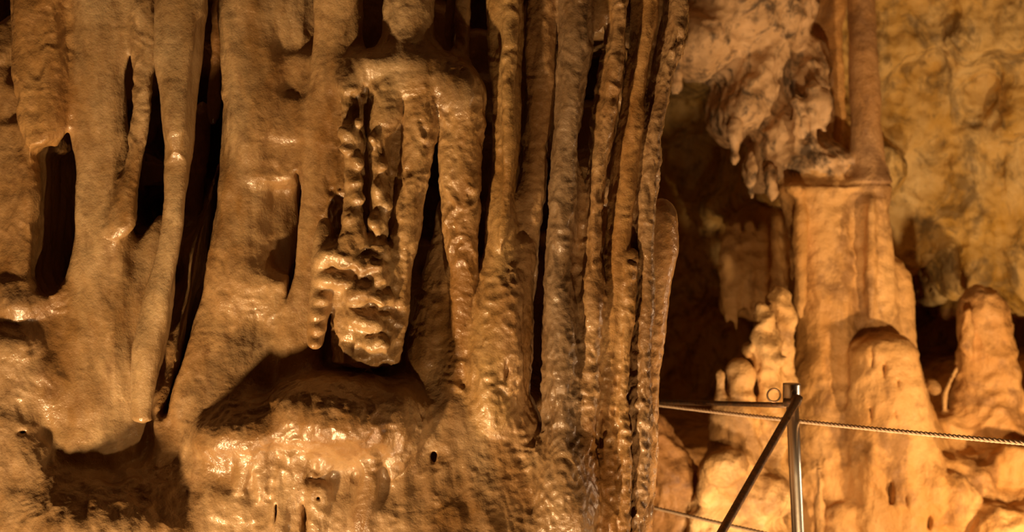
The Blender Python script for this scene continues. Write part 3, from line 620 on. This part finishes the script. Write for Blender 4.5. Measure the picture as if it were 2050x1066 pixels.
def tube(name, pts, radfn, mat, seg=24, parent=None, closed=False):
    pts = [Vector(p) for p in pts]; vs = []; fs = []; n = len(pts)
    up = Vector((0.3, 1, .1)).normalized()
    for i, p in enumerate(pts):
        if closed: tg = pts[(i+1) % n]-pts[i-1]
        else: tg = pts[min(i+1, n-1)]-pts[max(i-1, 0)]
        tg.normalize(); a = tg.cross(up); a.normalize(); b = tg.cross(a)
        for k in range(seg):
            th = 2*math.pi*k/seg; r = radfn(i/(n-1), th)
            vs.append(p+a*math.cos(th)*r+b*math.sin(th)*r)
    for i in range(n if closed else n-1):
        j = (i+1) % n
        for k in range(seg):
            k2 = (k+1) % seg; fs.append((i*seg+k, i*seg+k2, j*seg+k2, j*seg+k))
    if not closed: fs.append(tuple(range(seg))[::-1]); fs.append(tuple(range((n-1)*seg, n*seg)))
    me = bpy.data.meshes.new(name); me.from_pydata([tuple(v) for v in vs], [], fs); me.update()
    for pl in me.polygons: pl.use_smooth = len(pl.vertices) == 4
    me.materials.append(mat)
    ob = bpy.data.objects.new(name, me); COL.objects.link(ob)
    if parent: ob.parent = parent
    return ob
def W(px, py, Y): return Vector((wx(px, Y), Y, wz(py, Y)))
rail = bpy.data.objects.new('railing', None); COL.objects.link(rail)
rail['label'] = 'steel railing with one shiny post and dark pipe rails in front of the far column'; rail['category'] = 'railing'
PY = 3.85
top, mid = W(1585, 782, PY), W(1598, 1066, PY)
dr = (mid-top)/(mid.z-top.z); foot = top+dr*(FZ-0.03-top.z)
def post_r(t, th):
    g = 1-.10*max(0, math.cos(3*th))**8
    return .0172*g
tube('post', [top.lerp(foot, i/6) for i in range(7)], post_r, M_STEEL, 60, rail)
tube('post_cap', [top+Vector((0, 0, -.028)), top+Vector((0, 0, -.026)), top+Vector((0, 0, .014)), top+Vector((0, 0, .019)), top+Vector((0, 0, .0195))], lambda t, th: .024 if t < .8 else (.021 if t < .99 else .014), M_STEEL, 32, rail)
tube('bolt', [top+Vector((0, -.020, -.004)), top+Vector((0, -.032, -.004))], lambda t, th: .0075, M_STEEL, 6, rail)
jn = W(1598, 797, PY-.035)
tube('elbow', [top+Vector((-.02, -.01, -.032)), top+Vector((0, -.028, -.030)), jn+Vector((-.006, 0, .004)), jn, jn+Vector((-.008, -.012, -.014))], lambda t, th: .0125, M_RAIL, 20, rail)
e = W(1425, 1101, 3.25); dd = e-jn
tube('rail', [jn+dd*(i/8)*1.9 for i in range(9)], lambda t, th: .0105, M_RAIL, 20, rail)
a, b = W(1578, 812, PY), W(1230, 803, 4.75)
tube('rail', [a.lerp(b, i/6) for i in range(7)], lambda t, th: .0075, M_RAIL, 18, rail)
rc = W(1549, 792, PY)
tube('ring', [rc+Vector((math.cos(x)*.0175, 0, math.sin(x)*.0175)) for x in [2*math.pi*i/32 for i in range(32)]], lambda t, th: .0026, M_RAIL, 10, rail, closed=True)
def rope(a, b, sag, rad, label):
    L = (b-a).length; n = int(L/.006); vs = []; fs = []; d = (b-a).normalized(); u = d.cross(Vector((0, 0, 1))).normalized(); v = d.cross(u)
    for s3 in range(3):
        base = len(vs); seg = 8
        for i in range(n+1):
            t = i/n; p = a.lerp(b, t)+Vector((0, 0, -sag*4*t*(1-t))); ph = t*L/.045*2*math.pi+s3*2.094
            c = p+(u*math.cos(ph)+v*math.sin(ph))*rad*.5
            for k in range(seg):
                th = 2*math.pi*k/seg; vs.append(c+(u*math.cos(th)+v*math.sin(th))*rad*.56)
        for i in range(n):
            for k in range(seg):
                k2 = (k+1) % seg; fs.append((base+i*seg+k, base+i*seg+k2, base+(i+1)*seg+k2, base+(i+1)*seg+k))
    me = bpy.data.meshes.new('rope'); me.from_pydata([tuple(x) for x in vs], [], fs); me.update()
    me.polygons.foreach_set('use_smooth', [True]*len(fs)); me.materials.append(M_ROPE)
    ob = bpy.data.objects.new('rope', me); COL.objects.link(ob); ob['label'] = label; ob['category'] = 'rope'
rope(W(1180, 793, 4.75), W(2500, 925, 2.75), .012, .0058, 'upper twisted rope strung tightly past the top of the steel post')
rope(W(1200, 990, 4.75), W(1700, 1105, 3.9), .004, .0058, 'lower twisted rope crossing behind the slanting rail')
